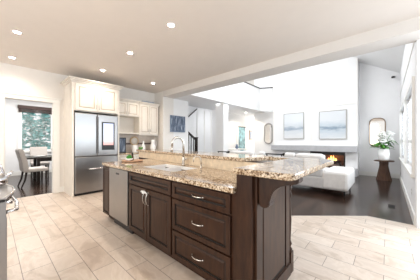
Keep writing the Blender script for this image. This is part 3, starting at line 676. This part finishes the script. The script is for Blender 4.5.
# ------------------------------------------------------------ picture wall, stairs
t = thing('framed_picture', 'blue grey landscape print on the white wall behind the island', 'picture', (4.33, 5.44, 1.84))
obj('canvas', B((-.31, .31, -.035, -.004, -.27, .27)), 'bluepic', t)
obj('frame', B((-.32, -.31, -.04, -.002, -.28, .28), (.31, .32, -.04, -.002, -.28, .28), (-.32, .32, -.04, -.002, -.28, -.27), (-.32, .32, -.04, -.002, .27, .28)), 'bluegrey', t)
t = thing('staircase', 'white staircase with dark newel post and handrail behind the picture wall', 'staircase')
bm = bmesh.new()
for k in range(7): box(bm, 5.62-.26*(k+1), 5.62-.26*k, 5.58, 6.07, 0 if k == 0 else .0, .17*(k+1))
obj('steps', bm, 'trim', t)
bm = bmesh.new(); box(bm, 5.42-.045, 5.42+.045, 5.59, 5.68, .17, 1.36); box(bm, 5.42-.06, 5.42+.06, 5.575, 5.695, 1.36, 1.40, bev=.006); obj('newel_post', bm, 'darkwood', t)
bm = bmesh.new(); prism_axis(bm, [(5.40, 1.27), (5.40, 1.34), (4.4, 2.0), (4.4, 1.93)], 'y', 5.60, 5.67); obj('handrail', bm, 'darkwood', t)
for k in range(5):
    x = 5.28-.13*k; obj('baluster', B((x-.012, x+.012, 5.62, 5.645, .17*int((5.62-x)/.26+1), 1.29+(5.40-x)*.66)), 'blackm', t)
bm = bmesh.new(); tube(bm, [(5.25, 6.03, 2.15), (5.85, 6.03, 2.62)], .022, 8)
for x in (5.35, 5.75): tube(bm, [(x, 6.03, 2.15+(x-5.25)*.783), (x, 6.1, 2.12+(x-5.25)*.783)], .01, 6)
tag(obj('wall_handrail', bm, 'darkwood'), 'dark sloping handrail fixed to the white stairwell wall', 'railing')

# ------------------------------------------------------------ hall: door glass, art, oval mirrors
def uxy(u, y): tt = (u-210)/F; return y*(.742+.670*tt)/(.670-.742*tt)
d = struct('door_1', B((uxy(236.5, 6.08), uxy(247, 6.08), 6.04, 6.1, 0, 2.12)), 'trim')
obj('door_glass', B((uxy(238.5, 6.04), uxy(245, 6.04), 6.03, 6.04, .7, 2.0)), 'turq', d)
obj('door_transom', B((uxy(238.2, 6.04), uxy(245.2, 6.04), 6.02, 6.04, 2.0, 2.05)), 'blackm', d)
t = thing('hall_picture', 'narrow dark framed picture on the cream hall wall right of the turquoise door', 'picture', (uxy(250.5, 6.1), 6.1, 1.6))
obj('frame', B((-.16, .16, -.03, -.002, -.28, .28), bev=.004), 'mframe', t); obj('print', B((-.10, .10, -.035, -.03, -.22, .22)), 'bluegrey', t)
t = thing('console_vase', 'small dark vase on a narrow console below the turquoise hall door', 'vase', (8.2, 5.6, .86))
bm = bmesh.new(); lathe(bm, [(.05, 0), (.09, .06), (.05, .16), (.06, .22), (.05, .22), (0.0001, .2)]); obj('body', bm, 'bluegrey', t)
t = thing('console_table', 'white narrow console table in the entry hall', 'table', (8.2, 5.6, 0))
obj('tabletop', B((-.5, .5, -.18, .18, .82, .86), bev=.005), 'trim', t)
for sx in (-.45, .45):
    for sy in (-.14, .14): obj('leg', B((sx-.02, sx+.02, sy-.02, sy+.02, 0, .82)), 'trim', t)
def pill_mirror(name, label, x, y, z, w, h, r, fm, tw=.02):
    t = thing(name, label, 'mirror', (x, y, z))
    pts = []
    for cx_, cz_, a0 in ((w/2-r, h/2-r, 0), (-w/2+r, h/2-r, PI/2), (-w/2+r, -h/2+r, PI), (w/2-r, -h/2+r, 1.5*PI)):
        pts += [(cx_+r*math.cos(a0+PI/2*i/8), cz_+r*math.sin(a0+PI/2*i/8)) for i in range(9)]
    bm = bmesh.new(); prism_axis(bm, pts, 'x', -.022, -.004); obj('mirror_glass', bm, 'mirror', t)
    bm = bmesh.new(); tube(bm, [(-.02, a, b) for a, b in pts+[pts[0]]], tw, 8, False); obj('frame', bm, fm, t)
    return t
m1 = pill_mirror('wall_mirror', 'tall pill shaped grey framed mirror on the white wall left of the fireplace', 9.245, 4.42, 1.62, .42, .98, .2, 'greyframe', .035)
m2 = pill_mirror('wall_mirror', 'rounded bronze framed mirror on the alcove wall behind the white flowers', 9.095, .28, 1.55, .42, 1.0, .16, 'mframe', .015)

# ------------------------------------------------------------ fireplace
t = thing('fireplace', 'built in black fireplace with burning logs under the stone mantel', 'fireplace')
obj('firebox', B((FX+.02, 9.08, 1.18, 1.20, .32, .82), (FX+.02, 9.08, 2.31, 2.33, .32, .82), (9.0, 9.08, 1.20, 2.31, .32, .82), (FX+.02, 9.0, 1.20, 2.31, .302, .32)), 'firebrick', t)
obj('hood', B((FX-.01, FX+.02, 1.165, 2.345, .72, .838), (FX-.01, FX+.02, 1.165, 1.19, .302, .72), (FX-.01, FX+.02, 2.32, 2.345, .302, .72)), 'black', t)
bm = bmesh.new()
for (y0, y1, x0, z) in ((1.3, 1.9, 8.76, .37), (1.4, 2.1, 8.86, .38), (1.35, 1.85, 8.8, .46)): tube(bm, [(x0, y0, z), (x0+.04, (y0+y1)/2, z+.02), (x0, y1, z+.03)], [.05, .055, .045], 8)
obj('logs', bm, 'log', t)
bm = bmesh.new()
for k in range(4):
    y = 1.48+.08*k; h = .14+.12*math.sin(k*2.1)**2; lathe(bm, [(.03, .45), (.045, .50), (.02, .45+h*.7), (0.0001, .47+h)], 8.82, y, 10)
obj('flames', bm, 'flame', t)
t = thing('mantel', 'long pale grey stone mantel across the white chimney breast', 'mantel')
obj('shelf', B((FX-.26, FX, .80, 3.90, .85, 1.07), bev=.01), 'stone', t)
tag(obj('hearth', B((FX-.26, FX-.005, .80, 3.90, .0, .28), bev=.01), 'stone'), 'low pale stone hearth ledge beneath the fireplace', 'hearth')
for lab, y, z, w, h, mt in (('pale seascape painting, the left one above the mantel', 2.995, 1.89, .80, 1.06, 'pA'), ('blue grey lake painting, the right one above the mantel', 1.565, 1.86, .86, 1.04, 'pB')):
    t = thing('painting', lab, 'painting', (FX, y, z))
    obj('canvas', B((-.03, -.014, -w/2, w/2, -h/2, h/2)), mt, t)
    obj('frame', B((-.04, -.013, -w/2-.02, -w/2, -h/2-.02, h/2+.02), (-.04, -.013, w/2, w/2+.02, -h/2-.02, h/2+.02), (-.04, -.013, -w/2, w/2, h/2, h/2+.02), (-.04, -.013, -w/2, w/2, -h/2-.02, -h/2)), 'greyframe', t)

# ------------------------------------------------------------ sofas
def sofa(label, y0, y1, arm):
    t = thing('sofa', label, 'sofa', (5.2, y0, 0))
    L = y1-y0
    obj('frame', B((0, 1.0 if arm else .6, 0, L, .13, .40), bev=.03), 'sofaside', t)
    obj('backrest', B((0, .18, .45 if arm else .0, L, .38, .80), bev=.05), 'sofaside', t)
    n = 2
    for k in range(n):
        s0 = .49 if arm else .02; a = s0+k*(L-s0)/n; b = a+(L-s0)/n-.01
        obj('seat_cushion', B((.17, 1.02 if arm else .62, a, b, .39, .52), bev=.04), 'whitefab', t)
    for sx in (.06, .92 if arm else .54):
        for sy in (.04, L-.08):
            bm = bmesh.new(); tube(bm, [(sx, sy, .15), (sx, sy, 0)], [.02, .014], 8); obj('leg', bm, 'blackm', t)
    return t
s1 = sofa('long white upholstered sofa with its back to the kitchen, nearer the fireplace alcove', .68, 2.85, True)
obj('chaise_end', B((-.01, 1.15, -.04, .48, .13, .56), bev=.06), 'whitefab', s1)
s2 = sofa('white upholstered sofa with its back to the kitchen, nearer the stairs', 2.95, 4.5, False)
def bolster(y0, y1, par, z=.86):
    bm = bmesh.new(); n = 8; L = y1-y0
    tube(bm, [(.13, y0-par.location.y+L*i/n, z) for i in range(n+1)], [.05]+[.08]*(n-1)+[.05], 12); obj('bolster', bm, 'whitefab', par)
bolster(1.12, 1.78, s1); bolster(1.80, 2.08, s1); 
def rail(y0, y1, par, z=.865):
    bm = bmesh.new(); Y = par.location.y
    box(bm, .08, .12, y0-Y, y1-Y, z, z+.035, bev=.005); box(bm, .07, .13, y0-Y-.06, y0-Y, z-.02, z+.055, bev=.008); box(bm, .085, .115, y0-Y+.02, y0-Y+.05, z-.12, z); box(bm, .085, .115, y1-Y-.05, y1-Y-.02, z-.12, z)
    obj('back_rail', bm, 'blackm', par)
rail(2.12, 2.62, s1); rail(3.98, 4.42, s2)
bolster(2.66, 2.84, s1); bolster(3.0, 3.9, s2)
tag(obj('end_table', B((6.75, 7.15, 1.1, 1.5, .48, .52), (6.78, 6.82, 1.13, 1.47, 0, .48), (7.08, 7.12, 1.13, 1.47, 0, .48), bev=.006), 'walnut'), 'small brown low table between sofa and fireplace', 'table')
# rolled object on sofa end seen in front of fire
# ------------------------------------------------------------ side table, flowers
t = thing('side_table', 'round walnut pedestal side table carrying the white potted flowers', 'table', (8.45, .10, 0))
bm = bmesh.new(); lathe(bm, [(.24, .595), (.255, .605), (.255, .62), (.245, .63), (0.0001, .63)], seg=32); obj('tabletop', bm, 'walnut', t)
bm = bmesh.new()
seg = 36; prof = [(.20, 0), (.17, .12), (.13, .34), (.11, .46), (.12, .595)]; rings = []
for r_, z in prof: rings.append([bm.verts.new(((r_*(1 if k % 2 else .93))*math.cos(2*PI*k/seg), (r_*(1 if k % 2 else .93))*math.sin(2*PI*k/seg), z)) for k in range(seg)])
for a, b in zip(rings, rings[1:]):
    for k in range(seg): bm.faces.new((a[k], a[(k+1) % seg], b[(k+1) % seg], b[k]))
bm.faces.new(rings[0][::-1]); bm.faces.new(rings[-1]); obj('pedestal', bm, 'walnut', t)
t = thing('potted_flowers', 'white orchid flowers with green leaves in a white pot on the side table', 'plant', (8.45, .10, .631))
bm = bmesh.new(); lathe(bm, [(.095, 0), (.115, .02), (.12, .33), (.11, .33), (.10, .30), (0.0001, .30)]); obj('pot', bm, 'ceramic', t)
bm = bmesh.new()
for k in range(46):
    a = random.uniform(0, 2*PI); L = random.uniform(.18, .32); up = random.uniform(.02, .22); w = .022; pv = None
    dx, dy = math.cos(a), math.sin(a)
    for i in range(6):
        s = i/5; p = Vector((dx*L*s, dy*L*s, .32+up*math.sin(s*PI*.8)*1.2-.03*s)); ww = w*math.sin(PI*min(.95, s*.9+.08))+.002
        q = [bm.verts.new(p+Vector((-dy*ww, dx*ww, 0))), bm.verts.new(p+Vector((dy*ww, -dx*ww, .004)))]
        if pv: bm.faces.new((pv[0], pv[1], q[1], q[0]))
        pv = q
obj('leaves', bm, 'green', t)
bm = bmesh.new(); bs = bmesh.new()
for k in range(14):
    a = random.uniform(0, 2*PI); L = random.uniform(.05, .20); h = random.uniform(.45, .80)
    pts = [(L*s*math.cos(a), L*s*math.sin(a), .30+(h-.30)*math.sin(s*PI/2)) for s in (0, .3, .6, 1)]
    tube(bs, pts, .005, 5)
    for j in range(8):
        s = random.uniform(.45, 1.05); c = Vector((L*s*math.cos(a), L*s*math.sin(a), .30+(h-.30)*math.sin(min(1, s)*PI/2)))+Vector((random.uniform(-.05, .05), random.uniform(-.05, .05), random.uniform(-.04, .04)))
        for q in range(5):
            b = q*2*PI/5; blob(bm, c+Vector((.018*math.cos(b), .018*math.sin(b), 0)), (.02, .02, .012), 1)
obj('stems', bs, 'green', t); obj('blossoms', bm, 'petal', t)
t.scale = (1.22, 1.22, 1.12)
# wall camera, floor vent, outlet
t = thing('security_camera', 'small dark camera mounted high on the alcove wall corner', 'camera', (9.05, -.16, 3.40))
obj('mount', B((0, .045, -.03, .03, -.02, .02), bev=.004), 'plastic', t)
bm = bmesh.new(); tube(bm, [(0, 0, 0), (-.14, .05, -.03)], .035, 12); obj('camera_body', bm, 'black', t)
tag(obj('floor_vent', B((5.0, 5.25, -.10, .0, -.001, .004), *[(5.02+.03*k, 5.035+.03*k, -.09, -.01, .004, .006) for k in range(7)]), 'blackm'), 'small dark metal floor vent near the right wall', 'vent')
t = thing('wall_outlet', 'white outlet plate low on the right wall below the shutters', 'outlet', (4.75, WY+.001, .40))
obj('cover_plate', B((-.04, .04, 0, .006, -.06, .06), bev=.002), 'plastic', t); obj('sockets', B((-.015, .015, .006, .008, .012, .04), (-.015, .015, .006, .008, -.04, -.012)), 'greyframe', t)
